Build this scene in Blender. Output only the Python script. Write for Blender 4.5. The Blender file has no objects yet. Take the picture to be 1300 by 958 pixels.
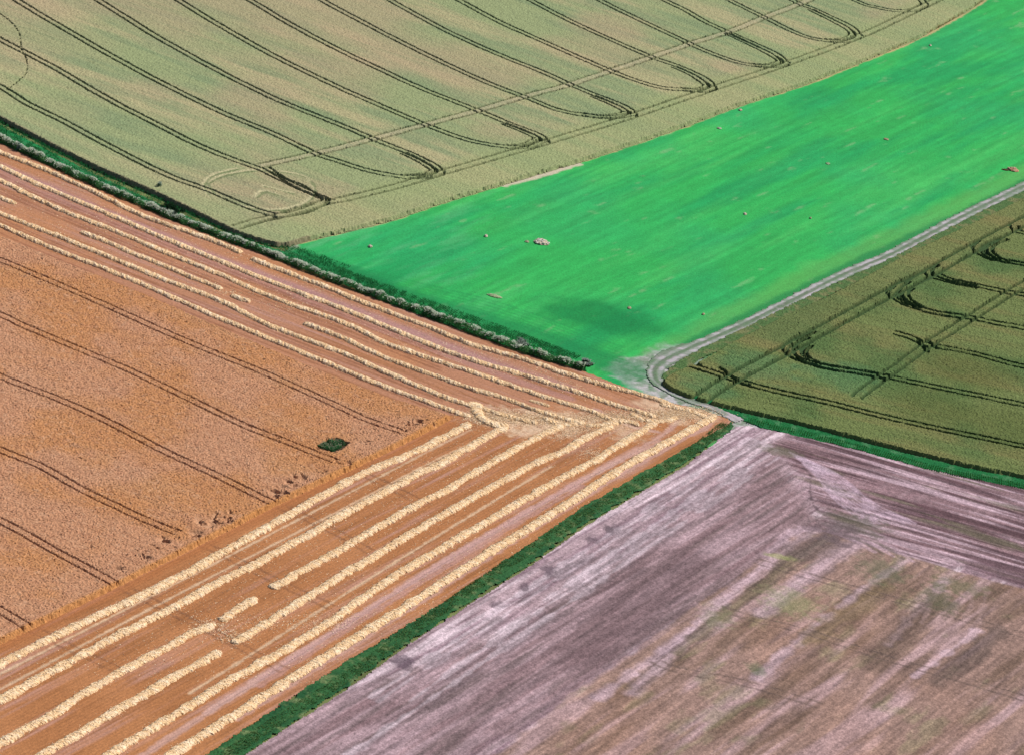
import bpy, math, random
import numpy as np
from mathutils import Matrix, Vector
random.seed(4); RNG = np.random.default_rng(7)
C = bpy.context.scene.collection
SC = bpy.context.scene

# ------------------------------------------------------------------ camera geometry (an aircraft 250 m up, long lens)
F, PITCH, ROLL, H = 4572.6, 0.3976, 0.18397, 250.0
cp, sp_, cr, sr = math.cos(PITCH), math.sin(PITCH), math.cos(ROLL), math.sin(ROLL)
def g(x, y, z=0.0):
    """survey point of the photograph -> metres on the plain at height z"""
    a, b = x-650.0, 479.0-y
    a, b = a*cr-b*sr, a*sr+b*cr
    dy = F*cp+b*sp_; dz = -F*sp_+b*cp
    t = (z-H)/dz
    return (a*t, dy*t)
def gp(pts, z=0.0): return np.array([g(x, y, z) for x, y in pts])
def smooth(P, step=1.0):
    P = np.asarray(P, float)
    if len(P) < 3:
        Q = P
    else:
        E0 = 2*P[0]-P[1]; E1 = 2*P[-1]-P[-2]; A = np.vstack([E0, P, E1]); Q = []
        for i in range(1, len(A)-2):
            p0, p1, p2, p3 = A[i-1:i+3]
            for t in np.linspace(0, 1, 14, endpoint=False):
                Q.append(.5*((2*p1)+(-p0+p2)*t+(2*p0-5*p1+4*p2-p3)*t*t+(-p0+3*p1-3*p2+p3)*t**3))
        Q.append(P[-1]); Q = np.array(Q)
    d = np.r_[0, np.cumsum(np.linalg.norm(np.diff(Q, axis=0), axis=1))]
    n = max(2, int(d[-1]/step)+1); s = np.linspace(0, d[-1], n)
    return np.c_[np.interp(s, d, Q[:, 0]), np.interp(s, d, Q[:, 1])]
def normals(P):
    T = np.gradient(P, axis=0); T /= np.linalg.norm(T, axis=1)[:, None]+1e-9
    return np.c_[-T[:, 1], T[:, 0]]
def offset(P, d): return P+normals(P)*(d if np.isscalar(d) else np.asarray(d)[:, None])

D1 = np.array(g(533, 570))-np.array(g(0, 843)); D1 /= np.linalg.norm(D1)     # rows climbing to the right of the photo
D2 = np.array(g(654, 473))-np.array(g(0, 214)); D2 /= np.linalg.norm(D2)     # rows falling to the right
D3 = np.array(g(1300, 566))-np.array(g(1008, 501)); D3 /= np.linalg.norm(D3)  # rows of the olive crop

# ------------------------------------------------------------------ noise
TAB = RNG.random((4, 256, 256)).astype(np.float32)
def vn(x, y, k=0):
    x = np.asarray(x, np.float64)+311.7; y = np.asarray(y, np.float64)+173.3
    xi = np.floor(x).astype(np.int64); yi = np.floor(y).astype(np.int64)
    fx = (x-xi).astype(np.float32); fy = (y-yi).astype(np.float32)
    fx = fx*fx*(3-2*fx); fy = fy*fy*(3-2*fy); T = TAB[k]
    x0 = xi & 255; x1 = (xi+1) & 255; y0 = yi & 255; y1 = (yi+1) & 255
    return (T[x0, y0]*(1-fx)+T[x1, y0]*fx)*(1-fy)+(T[x0, y1]*(1-fx)+T[x1, y1]*fx)*fy
def fbm(x, y, k=0, o=3):
    s = 0; a = .5; t = 0
    for i in range(o):
        s = s+a*vn(x*2**i, y*2**i, (k+i) % 4); t += a; a *= .55
    return s/t
def sst(a, b, x):
    t = np.clip((x-a)/(b-a), 0, 1); return t*t*(3-2*t)

# ------------------------------------------------------------------ colour: values as seen in daylight -> surface colour
KC = np.array([.60, .60, .60])
def col(r, g_, b):
    c = np.array([r, g_, b])/255.0
    c = np.where(c <= .04045, c/12.92, ((c+.055)/1.055)**2.4)
    return (c*KC).astype(np.float32)

# ------------------------------------------------------------------ materials
def mat(name, color=None, attr=False, nscale=6.0, namt=.35, bump=.0, bscale=10.0, rough=.95, stretch=None):
    m = bpy.data.materials.new(name); m.use_nodes = True; nt = m.node_tree; N = nt.nodes; L = nt.links
    b = N['Principled BSDF']; b.inputs['Roughness'].default_value = rough; b.inputs['Specular IOR Level'].default_value = .15
    tc = N.new('ShaderNodeTexCoord'); mp = N.new('ShaderNodeMapping'); L.new(tc.outputs['Object'], mp.inputs[0])
    if stretch is not None:
        mp.vector_type = 'TEXTURE'
        mp.inputs['Rotation'].default_value = (0, 0, math.atan2(stretch[0][1], stretch[0][0])); mp.inputs['Scale'].default_value = (stretch[1], 1, 1)
    n1 = N.new('ShaderNodeTexNoise'); n1.inputs['Scale'].default_value = nscale; n1.inputs['Detail'].default_value = 4; n1.inputs['Roughness'].default_value = .7
    L.new(mp.outputs[0], n1.inputs['Vector'])
    mr = N.new('ShaderNodeMapRange'); mr.inputs['From Min'].default_value = .25; mr.inputs['From Max'].default_value = .75
    mr.inputs['To Min'].default_value = 1-namt; mr.inputs['To Max'].default_value = 1+namt
    L.new(n1.outputs['Fac'], mr.inputs['Value'])
    vm = N.new('ShaderNodeVectorMath'); vm.operation = 'SCALE'
    if attr:
        at = N.new('ShaderNodeAttribute'); at.attribute_name = 'Col'; L.new(at.outputs['Color'], vm.inputs[0])
    else:
        vm.inputs[0].default_value = tuple(float(v) for v in color)
    L.new(mr.outputs[0], vm.inputs['Scale']); L.new(vm.outputs[0], b.inputs['Base Color'])
    if bump:
        n2 = N.new('ShaderNodeTexNoise'); n2.inputs['Scale'].default_value = bscale; n2.inputs['Detail'].default_value = 3
        L.new(mp.outputs[0], n2.inputs['Vector'])
        bp = N.new('ShaderNodeBump'); bp.inputs['Strength'].default_value = 1; bp.inputs['Distance'].default_value = bump
        L.new(n2.outputs['Fac'], bp.inputs['Height']); L.new(bp.outputs[0], b.inputs['Normal'])
    return m

# ------------------------------------------------------------------ mesh helpers
def mesh(name, V, Fc, material, cols=None, parent=None, smooth_=False):
    V = np.asarray(V, np.float32); Fc = np.asarray(Fc, np.int32); k = Fc.shape[1]
    me = bpy.data.meshes.new(name)
    me.vertices.add(len(V)); me.vertices.foreach_set('co', V.ravel())
    me.loops.add(Fc.size); me.loops.foreach_set('vertex_index', Fc.ravel())
    me.polygons.add(len(Fc)); me.polygons.foreach_set('loop_start', np.arange(0, Fc.size, k, dtype=np.int32))
    me.polygons.foreach_set('loop_total', np.full(len(Fc), k, np.int32))
    me.polygons.foreach_set('use_smooth', np.full(len(Fc), smooth_, bool))
    if cols is not None:
        at = me.color_attributes.new('Col', 'FLOAT_COLOR', 'POINT')
        at.data.foreach_set('color', np.c_[cols, np.ones(len(V))].astype(np.float32).ravel())
    me.update(); me.validate()
    me.materials.append(material)
    o = bpy.data.objects.new(name, me); C.objects.link(o)
    if parent: o.parent = parent
    return o
def tag(o, label=None, cat=None, group=None, kind=None):
    if label: o['label'] = label
    if cat: o['category'] = cat
    if group: o['group'] = group
    if kind: o['kind'] = kind
    return o

class Sheet:
    """a rectangular survey grid over a field"""
    def __init__(s, poly, res, margin=1.5):
        s.poly = np.asarray(poly); s.dx, s.dy = res if isinstance(res, tuple) else (res, res)
        a = s.poly.min(0)-margin; b = s.poly.max(0)+margin
        s.x = np.arange(a[0], b[0], s.dx); s.y = np.arange(a[1], b[1], s.dy)
        s.X, s.Y = np.meshgrid(s.x, s.y, indexing='ij')
        jx = (RNG.random(s.X.shape)-.5)*.5*s.dx; jy = (RNG.random(s.X.shape)-.5)*.5*s.dy
        s.X = s.X+jx; s.Y = s.Y+jy
        s.Z = np.zeros(s.X.shape, np.float32); s.col = np.zeros(s.X.shape+(3,), np.float32)
        s.sd = s.signed(s.poly, 6.0)
    def window(s, P, r):
        i0 = max(0, int((P[:, 0].min()-r-s.x[0])/s.dx)); i1 = min(len(s.x), int((P[:, 0].max()+r-s.x[0])/s.dx)+2)
        j0 = max(0, int((P[:, 1].min()-r-s.y[0])/s.dy)); j1 = min(len(s.y), int((P[:, 1].max()+r-s.y[0])/s.dy)+2)
        return slice(i0, max(i0, i1)), slice(j0, max(j0, j1))
    def dist(s, P, r):
        D = np.full(s.X.shape, r, np.float32)
        for a, b in zip(P[:-1], P[1:]):
            w = s.window(np.array([a, b]), r)
            if D[w].size == 0: continue
            ab = b-a; L2 = ab@ab+1e-9
            px = s.X[w]-a[0]; py = s.Y[w]-a[1]
            t = np.clip((px*ab[0]+py*ab[1])/L2, 0, 1)
            d = np.hypot(px-t*ab[0], py-t*ab[1])
            D[w] = np.minimum(D[w], d)
        return D
    def inside(s, P):
        I = np.zeros(s.X.shape, bool); n = len(P)
        for i in range(n):
            a, b = P[i], P[(i+1) % n]
            if a[1] == b[1]: continue
            c = (s.Y > a[1]) != (s.Y > b[1])
            I ^= c & (s.X < (b[0]-a[0])*(s.Y-a[1])/(b[1]-a[1])+a[0])
        return I
    def signed(s, P, r=6.0):
        D = s.dist(np.vstack([P, P[:1]]), r)
        return np.where(s.inside(P), D, -D)
    def uv(s, d): return s.X*d[0]+s.Y*d[1], -s.X*d[1]+s.Y*d[0]
    def mix(s, c, m): 
        m = np.clip(m, 0, 1)[..., None].astype(np.float32); s.col = s.col*(1-m)+c*m
    def stroke(s, P, hw, soft, c, amt=1.0, wob=0.0, wl=1.0):
        """paint a wheel mark or stain of its own colour along P"""
        D = s.dist(P, hw+soft+wob+.01)
        if wob: D = D+(fbm(s.X/wl, s.Y/wl, 2, 2)-.5)*2*wob*(D < hw+soft+wob)
        s.mix(c, (1-sst(hw, hw+soft, D))*amt*(D < hw+soft))
    def build(s, name, material, z0=0.0, keep=0.0, edge=.25):
        j = (fbm(s.X/1.3, s.Y/1.3, 1, 3)-.5)*2*edge
        K = (s.sd+j) > keep
        Fk = K[:-1, :-1] & K[1:, :-1] & K[1:, 1:] & K[:-1, 1:]
        idx = np.arange(s.X.size).reshape(s.X.shape)
        q = np.stack([idx[:-1, :-1][Fk], idx[1:, :-1][Fk], idx[1:, 1:][Fk], idx[:-1, 1:][Fk]], 1)
        u, inv = np.unique(q, return_inverse=True)
        V = np.stack([s.X.ravel()[u], s.Y.ravel()[u], (s.Z.ravel()[u]+z0)], 1)
        return mesh(name, V, inv.reshape(q.shape), material, s.col.reshape(-1, 3)[u])

def densify(P): return P
# ================================================================== survey of the photograph (photo points)
UP_EDGE_L = [(-160,68),(-60,117),(0,148),(69,184),(121,210),(203,246),(296,291),(331,303),(352,308),(369,308),(392,301)]
UP_EDGE_R = [(440,290),(499,275),(557,255),(637,231),(733,203),(800,181),(870,157),(929,134),(1025,103),(1098,74),(1167,45),(1230,10),(1290,-30),(1370,-80)]
OLIVE = [(1400,190),(1300,250),(1225,287),(1151,322),(1067,367),(998,399),(929,434),(893,455),(868,466),(850,474),(843,480),(846,487),(868,498),(905,509),(950,520),(1032,539),(1136,566),(1239,591),(1300,603),(1400,632)]
ORANGE_CROP = [(-150,226),(-60,267),(0,298),(69,327),(138,354),(207,383),(276,413),(345,443),(430,479),(500,506),(560,522),(572,527),(560,534),(499,566),(440,594),(345,640),(248,690),(145,742),(31,797),(-40,832),(-150,890)]
HEDGE = [(-60,143),(0,176),(52,201),(117,231),(193,264),(276,297),(345,323),(430,357),(533,395),(595,418),(671,446),(742,467)]

# ------------------------------------------------------------------ base ground
base = mesh('ground', [(-3000,-1500,-.2),(3000,-1500,-.2),(3000,6000,-.2),(-3000,6000,-.2)], [[0,1,2,3]],
            mat('ground_soil', col(120,130,80), nscale=.05, namt=.4)); tag(base, 'plain of farmland beneath the fields', kind='structure')

# ------------------------------------------------------------------ pasture
def make_pasture():
    poly = gp([(-160,72),(0,158),(121,220),(296,300),(360,318),(380,300),(499,272),(637,228),(870,154),(1167,42),(1330,-70),(1480,110),(1300,252),(1067,372),(940,440),(900,470),(960,505),(1400,625),(1400,665),(1000,580),(900,570),(830,525),(740,485),(560,430),(440,383),(330,335),(203,287),(69,226),(0,192),(-160,112)])
    s = Sheet(poly, .45); u, v = s.uv(D1)
    s.col[:] = col(50,178,88)
    n = fbm(u/60, v/5.0, 0, 4); s.mix(col(78,194,100), sst(.45, .8, n)*.7)
    n = fbm(u/45+9, v/7.0, 1, 4); s.mix(col(16,156,92), sst(.42, .75, n)*.65)
    n = fbm(s.X/30, s.Y/30, 2, 3); s.mix(col(44,170,102), sst(.4, .75, n)*.55)
    n = fbm(u/25, v/.9, 3, 3); s.col *= (1+.42*(n-.5))[..., None]
    cx, cy = g(765, 403); a, b = g(840, 420)[0]-cx, 11.0                       # darker, lusher patch
    d = np.hypot((s.X-cx)/13.5, (s.Y-cy)/8.5); s.mix(col(10,130,68), (1-sst(.45, 1.25, d+.5*(fbm(s.X/4, s.Y/4, 0, 3)-.5)))*.8)
    left = sst(-40, 25, -(s.X-g(560, 300)[0]))
    n = fbm(u/12, v/2.2, 2, 4); s.mix(col(104,192,132), sst(.5, .8, n)*.5*left)
    n = fbm(u/2.5, v/1.0, 0, 3); s.col *= (1+.25*(n-.5))[..., None]
    n = fbm(u/7+40, v/1.6, 1, 3); s.mix(col(140,186,132), sst(.74, .9, n)*.5)
    # yellowed band beside the track
    for P, w, a in (([(830,462),(929,405),(1067,335),(1205,270),(1300,226),(1400,180)], 2.2, .35),):
        s.stroke(smooth(gp(P)), w, 3.5, col(120,178,88), a, 1.5, 6)
    Q9 = smooth(gp([(1440,186),(1300,247),(1205,295),(1067,361),(929,429),(860,468)])); s.stroke(Q9, 1.2, .8, col(92,128,78), .8, .5, 2)
    s.stroke(smooth(gp([(825,470),(870,440),(929,412),(998,379),(1067,344),(1205,281),(1300,234),(1400,188)])), .8, 1.6, col(10,125,70), .7, .5, 3)
    # trodden, pale junction
    for P, w, a in (([(800,470),(830,462),(868,450)], 3.5, .8), ([(800,472),(812,486),(850,503)], 2.6, .6)):
        s.stroke(smooth(gp(P)), w*.5, w*1.2, col(186,184,190), a, 2.2, 1.4)
    s.stroke(smooth(gp([(835,505),(880,522),(920,536),(960,552),(1000,562)])), 1.5, 2.5, col(92,132,92), .9, .8, 1.5)
    s.stroke(smooth(gp([(930,541),(900,556),(860,584),(800,630)])), .8, 1.5, col(96,112,74), .95, .5, 1.5)
    for (x, y, r_) in ((812,468,5),(826,474,5),(838,466,4.5),(822,484,4.5),(845,458,4),(838,494,4),(860,506,4),(885,515,4),(910,524,4),(930,533,5),(950,540,6)):
        cx, cy = g(x, y); d = np.hypot(s.X-cx, s.Y-cy)/r_; M_ = (1-sst(.5, 1.2, d+.6*(fbm(s.X/1.5, s.Y/1.5, 2, 3)-.5)))
        s.mix(col(142,150,136), M_*.8); s.mix(col(210,202,208), M_*sst(.40, .55, fbm(u/1.7, v/1.1, 1, 4))*.85); s.mix(col(92,136,92), M_*sst(.5, .6, fbm(u/1.6+30, v/1.1, 0, 4))*.7)
    # narrow strip of bare soil at the foot of the pale crop
    Q = smooth(gp([(360,312),(392,305)]+[(x, y+3) for x, y in UP_EDGE_R]))
    s.stroke(Q, .35, .5, col(205,175,130), .9, .35, 2.0)
    s.stroke(smooth(gp([(640,235),(690,222),(735,208)])), .6, .5, col(214,198,178), .9, .4, 2)
    s.stroke(smooth(gp([(356,312),(364,316),(372,312)])), .8, .8, col(190,180,170), .8)
    s.Z[:] = .1*fbm(s.X/8, s.Y/8, 1, 2)-.05
    # verge between pale crop and hedge: darker grass with two faint wheelings
    Q = smooth(gp([(-160,92),(0,168),(121,224),(203,262),(296,303),(345,321),(400,338),(470,366)]))
    s.stroke(Q, 4.0, 3.5, col(24,136,78), .8, .8, 2)
    for o in (0.4, 2.6): s.stroke(offset(Q, o), .15, .5, col(70,120,80), .7, .3, 1.5)
    Q = smooth(gp([(400,338),(499,372),(600,404),(700,435),(800,470)])); s.stroke(Q, 2.2, 4.5, col(20,134,76), .7, .8, 2)
    for k in range(-3, 3):
        Q = smooth(gp([(380+k*3,322+k*2.2),(499,360+k*3),(640,398+k*4),(790,452+k*4)])); s.stroke(Q, .12, .5, col(22,138,74), .4, .3, 1.5)
    o = s.build('pasture', mat('pasture_grass', attr=True, nscale=2.2, namt=.26, bump=.06, bscale=4), -.06)
    tag(o, 'bright green pasture with streaks and a darker lush patch', kind='structure')
make_pasture()

# ------------------------------------------------------------------ harvested field
BARE = [(-150,108),(0,181),(69,212),(138,243),(207,271),(258,291),(345,325),(440,362),(499,387),(568,412),(651,442),(740,470),(809,497),(850,510),(894,520),(925,531),(932,537),(905,551),(870,571),(740,646),(637,717),(533,786),(430,848),(300,935),(180,1020),(-200,1020)]
def make_stubble_orange():
    s = Sheet(gp(BARE), .3)
    diag = smooth(gp([(572,527),(640,535),(760,528),(860,524),(940,534)]), 3)
    # which side of the turning line are we on
    P = gp([(572,527),(935,533),(1200,1100),(-400,1100),(-400,700)]); low = s.inside(P)
    u1, v1 = s.uv(D1); u2, v2 = s.uv(D2)
    u = np.where(low, u1, u2); v = np.where(low, v1, v2)
    s.col[:] = np.where(low[..., None], col(182,122,78), col(188,134,104))
    n = fbm(u/30, v/1.0, 0, 3); s.mix(col(196,150,136), sst(.5, .8, n)*.7)
    n = fbm(u/18+5, v/.6, 1, 3); s.mix(col(156,102,62), sst(.5, .8, n)*.75)
    n = fbm(s.X/14, s.Y/14, 2, 3); s.mix(col(200,138,92), sst(.45, .75, n)*.5)
    # mauve bands between the first rows along the hedge
    for k, a in ((7, .75), (4, .3)):
        s.stroke(smooth(gp([(0,205+k),(83,241+k),(258,314+k),(440,386+k-3),(602,448+k-2),(723,488+k)])), .8, 1.2, col(184,140,138), a, .4, 3)
    s.stroke(smooth(gp([(0,222),(83,258),(258,330),(440,402),(602,464),(723,506)])), .6, 1.2, col(180,136,134), .5, .4, 3)
    # thin brown lines beside the rows along the hedge
    for dy in (8, 12, 26, 30, 63, 67, 82): s.stroke(smooth(gp([(0,214+dy),(69,245+dy),(345,358+dy),(440,394+dy),(560,441+dy)])), .12, .35, col(140,88,64), .55, .25, 2)
    # pale wheelings between the rows beside the strip
    W = [([(-40,878),(0,855),(220,742),(440,627),(560,564),(598,545)], 0), ([(-40,896),(14,867),(220,757),(440,643),(560,580),(640,545)], 0),
         ([(843,560),(760,598),(600,690),(430,798),(300,880),(180,960)], 1), ([(905,527),(895,543),(868,556),(812,588),(700,655),(560,746),(430,829),(300,912)], 1),
         ([(860,520),(858,536),(835,556),(780,586),(640,668),(500,752),(360,842),(260,905)], 1),
         ([(700,592),(620,640),(480,727),(322,828),(240,880)], 0), ([(756,520),(800,540),(835,548)], 1), ([(440,575),(345,624),(248,672),(145,724),(31,779)], 2)]
    for P, t in W:
        if t == 0: s.stroke(smooth(gp(P)), .1, .28, col(222,190,158), .8, .18, 1.2)
        elif t == 1: s.stroke(smooth(gp(P)), .3, .6, col(206,166,156), .75, .35, 1.6)
    for dy in (0, 8): s.stroke(smooth(gp([(740,608+dy),(600,690+dy),(430,798+dy),(330,862+dy)])), .25, .5, col(196,154,150), .55, .3, 2)
    # cross lines, old tramlines running on through the stubble
    for P in ([(345,637),(420,672),(470,700)], [(224,675),(290,706),(340,732),(420,770)], [(424,584),(480,610),(540,640)], [(148,741),(210,772),(290,812),(360,850)], [(34,794),(90,822),(150,850)]):
        Q = smooth(gp(P))
        for o in (-.9, .9): s.stroke(offset(Q, o), .1, .35, col(128,86,62), .6, .3, .8)
    # orange brown strip at the foot of the standing crop
    s.stroke(smooth(gp([(570,538),(499,573),(440,601),(345,647),(248,697),(145,749),(31,804),(-60,850)])), .8, 1.0, col(176,112,68), .6, .4, 2)
    # chaff covered turning corner
    for (x, y, r, a) in ((640,532,5,.5),(670,538,6,.5),(715,535,6,.5),(790,545,5,.35),(860,525,5,.6),(885,525,4,.5),(830,515,4,.4),(610,528,3,.5)):
        cx, cy = g(x, y); d = np.hypot(s.X-cx, s.Y-cy)/r; s.mix(col(234,204,174), 1.4*(1-sst(.2, 1.2, d+(fbm(s.X/1.2, s.Y/1.2, 3, 3)-.5)*1.6))*a)
    n = RNG.random(s.X.shape); s.col *= (.88+.24*n)[..., None].astype(np.float32)
    s.Z[:] = .03*RNG.random(s.X.shape)+.02*np.sin(v*2*math.pi/.6)
    for P, t in W:
        if t < 2: s.Z -= .04*(1-sst(.1, .4, s.dist(smooth(gp(P)), .5)))
    o = s.build('harvested_field', mat('wheat_stubble', attr=True, nscale=3.5, namt=.25, bump=.05, bscale=6), .02)
    tag(o, 'orange brown cut stubble between straw rows', kind='structure')
make_stubble_orange()

# ------------------------------------------------------------------ purple stubble field
PURPLE = [(933,541),(950,540),(1032,556),(1101,573),(1170,592),(1300,620),(1420,650),(1420,1060),(150,1060),(300,965),(447,869),(516,819),(602,762),(671,719),(740,669),(809,627),(870,590)]
def make_stubble_purple():
    s = Sheet(gp(PURPLE), .22)
    u1, v1 = s.uv(D1); DD = np.array(g(1300,700))-np.array(g(1090,640)); DD /= np.linalg.norm(DD); u2, v2 = s.uv(DD)
    jit = (fbm(s.X/6, s.Y/6, 1, 3)-.5)*5
    zB = s.signed(gp([(985,572),(1040,650),(1060,672),(560,1000),(300,1100),(-200,1100),(640,800)]), 12)+jit     # left bands
    zC = s.signed(gp([(1010,680),(1045,672),(1090,690),(1153,708),(1300,748),(1500,800),(1500,1200),(300,1200),(840,800)]), 12)+jit*.4
    zD = s.signed(gp([(985,560),(1040,652),(1090,688),(1153,706),(1300,744),(1500,795),(1500,600),(1300,600),(1053,540)]), 12)+jit
    s.col[:] = col(184,158,166)
    n = fbm(u1/30, v1/1.1, 0, 3); s.mix(col(224,202,212), sst(.42, .66, n)*.85); 
    n = fbm(u1/20+7, v1/.8, 1, 3); s.mix(col(140,112,124), sst(.46, .7, n)*.8)
    # darker purple zone inside the left band
    m = sst(-1, 3, zB); s.mix(col(142,114,118), m*.85)
    n = fbm(u1/26+3, v1/2.0, 2, 3); s.mix(col(186,158,166), sst(.46, .7, n)*.8*m)
    n = fbm(u1/16+13, v1/1.2, 3, 3); s.mix(col(112,96,96), sst(.5, .75, n)*.6*m)
    # band running to the right
    m = sst(-2, 2, zD); s.mix(col(144,114,120), m*.9)
    n = fbm(u2/24, v2/1.1, 1, 3); s.mix(col(204,176,188), sst(.44, .66, n)*.85*m)
    n = fbm(u2/22+8, v2/1.4, 2, 3); s.mix(col(92,66,72), sst(.42, .66, n)*.9*m)
    n = fbm(u2/14+3, v2/2.4, 3, 3); s.mix(col(120,118,92), sst(.6, .78, n)*.5*m)
    # tan lower field with broad stripes
    m = sst(-.6, .6, zC); s.mix(col(160,130,120), m)
    n = fbm(u1/30+21, v1/2.6, 0, 3); s.mix(col(194,162,166), sst(.44, .66, n)*.75*m)
    n = fbm(u1/26+2, v1/3.2, 3, 3); s.mix(col(124,100,86), sst(.48, .72, n)*.8*m)
    n = fbm(u1/9, v1/3.0, 1, 3); s.mix(col(140,138,102), sst(.60, .8, n)*.4*m)
    n = fbm(s.X/22, s.Y/22, 2, 2); s.mix(col(166,126,106), sst(.5, .75, n)*.35*m)
    def st(P, hw, so, c, a, w=.4, wl=1.5): s.stroke(smooth(gp(P)), hw, so, c, a, w, wl)
    # long pale wheelings of the left band
    for P in ([(995,576),(930,620),(860,668),(740,752),(600,850),(440,960)], [(985,572),(900,628),(800,697),(640,805),(520,890)], [(960,560),(870,622),(740,712),(602,806),(480,890)],
              [(950,556),(830,640),(700,728),(560,825),(470,885)], [(975,566),(880,632),(770,708),(690,762)]):
        st(P, .15, .6, col(214,196,206), .55, .9, 4); st([(x+5, y+4) for x, y in P], .1, .5, col(126,106,112), .5, .7, 4)
    # pale stripes of the tan field
    for P, w in (([(1035,672),(1000,695),(950,735),(905,775),(860,812),(760,885)], .9), ([(1085,692),(1050,712),(1010,745),(965,778)], 1.4), ([(1020,672),(1005,678),(990,690),(975,704)], .9),
                 ([(1150,712),(1100,745),(1060,775),(1010,815),(960,860)], .8), ([(1200,735),(1180,760),(1150,790),(1130,820)], .7), ([(905,790),(880,805),(850,830),(800,880)], 1.2), ([(1240,800),(1200,830),(1160,860)], .6)):
        st(P, w*.2, w*1.6, col(206,178,190), .6, .9, 2.5)
    for P, w, c in (([(1050,682),(1000,715),(950,756),(900,795),(860,828)], .8, col(118,106,86)), ([(1120,745),(1080,775),(1030,812)], 1.5, col(130,110,84)), ([(1050,690),(1015,700)], 2.5, col(112,96,96)),
                    ([(1190,760),(1150,800),(1110,850)], 1.6, col(110,90,80)), ([(1270,800),(1230,835),(1190,865)], 1.2, col(100,84,78)), ([(870,712),(830,745),(800,772),(770,800),(740,830)], 4, col(124,100,104)), ([(1240,720),(1290,735),(1400,760)], 1.8, col(108,82,90))):
        st(P, w*.6, w*1.4, c, .7, 1.0, 3)
    # tramlines
    for P in ([(960,712),(1030,732),(1081,746),(1170,770),(1300,806),(1400,832)], [(915,772),(960,786),(1025,802),(1115,832),(1240,868),(1340,898)], [(830,838),(860,850),(946,867),(1040,895)], [(1053,681),(1000,718),(930,772),(860,828),(800,876)]):
        Q = smooth(gp(P))
        for o in (-.95, .95): s.stroke(offset(Q, o), .06, .35, col(108,90,84), .6, .3, 1)
    # scuffed turning marks
    for P in ([(1029,605),(1029,629),(1036,645),(1052,657)], [(1092,628),(1090,632)], [(1020,594),(1030,604)]): st(P, .0, .35, col(96,78,84), .7, .4, 1)
    for k in range(9):
        a = k*6; st([(1003,574),(1035+a*.6,602),(1062+a*.9,636),(1100+a*1.3,664)], .15, .45, col(204,178,196), .5, .4, 2)
    for k in range(5): st([(1196+k*14,728),(1186+k*16,760),(1170+k*18,790)], .05, .5, col(206,172,170), .3, .8, 3)
    for k in range(5): st([(1015,668),(1070+k*12,680+k*2),(1110+k*12,700+k*3)], .2, .5, (col(110,98,90) if k % 2 else col(190,160,172)), .6, .4, 2)
    for sc, k, a in ((.30, 0, .5), (.8, 2, .55), (.55, 3, .35)):
        nn = np.where(zD > 0, fbm(u2/7, v2/sc, k, 2), fbm(u1/7, v1/sc, k, 2)); s.col *= (1+a*(nn-.5))[..., None]
    s.col *= (1+.8*(fbm(s.X/.45, s.Y/.6, 1, 3)-.5))[..., None]
    # weedy green spots and bare dark spots
    for (x, y, rx, ry, c, a) in ((960,850,1.8,1.6,col(90,116,80),.5),(1005,765,5,4,col(146,154,108),.45),(992,707,3,.8,col(160,166,104),.6),(1120,724,4.5,4,col(100,110,82),.5),(1195,762,3.5,4,col(92,96,70),.6),
                              (1087,665,6,4,col(96,96,78),.65),(990,572,4,1.6,col(118,112,96),.7),(913,782,3,3,col(132,136,100),.4),(1220,744,5,3,col(110,110,80),.6),(1060,675,5,4,col(110,92,98),.7),
                              (774,671,1.3,1.6,col(108,92,100),.9),(752,684,1.1,1.2,col(112,94,104),.8),(698,724,1.6,1.3,col(116,98,108),.9),(665,745,1.1,1.1,col(112,94,104),.8),(630,767,1.4,1.1,col(116,98,108),.8),(512,840,2.2,1.8,col(108,90,102),.85)):
        cx, cy = g(x, y); d = np.hypot((s.X-cx)/rx, (s.Y-cy)/(ry*1.4)); s.mix(c, (1-sst(.3, 1.3, d+(fbm(s.X/1.1, s.Y/1.1, 3, 3)-.5)*1.4))*a)
    n = RNG.random(s.X.shape); s.col *= (.84+.32*n)[..., None].astype(np.float32)
    s.Z[:] = .05*RNG.random(s.X.shape)
    o = s.build('stubble_field', mat('dry_stubble', attr=True, nscale=3.0, namt=.3, bump=.06, bscale=5), .03)
    tag(o, 'purple brown stubble field crossed by wheel marks', kind='structure')
make_stubble_purple()

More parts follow.
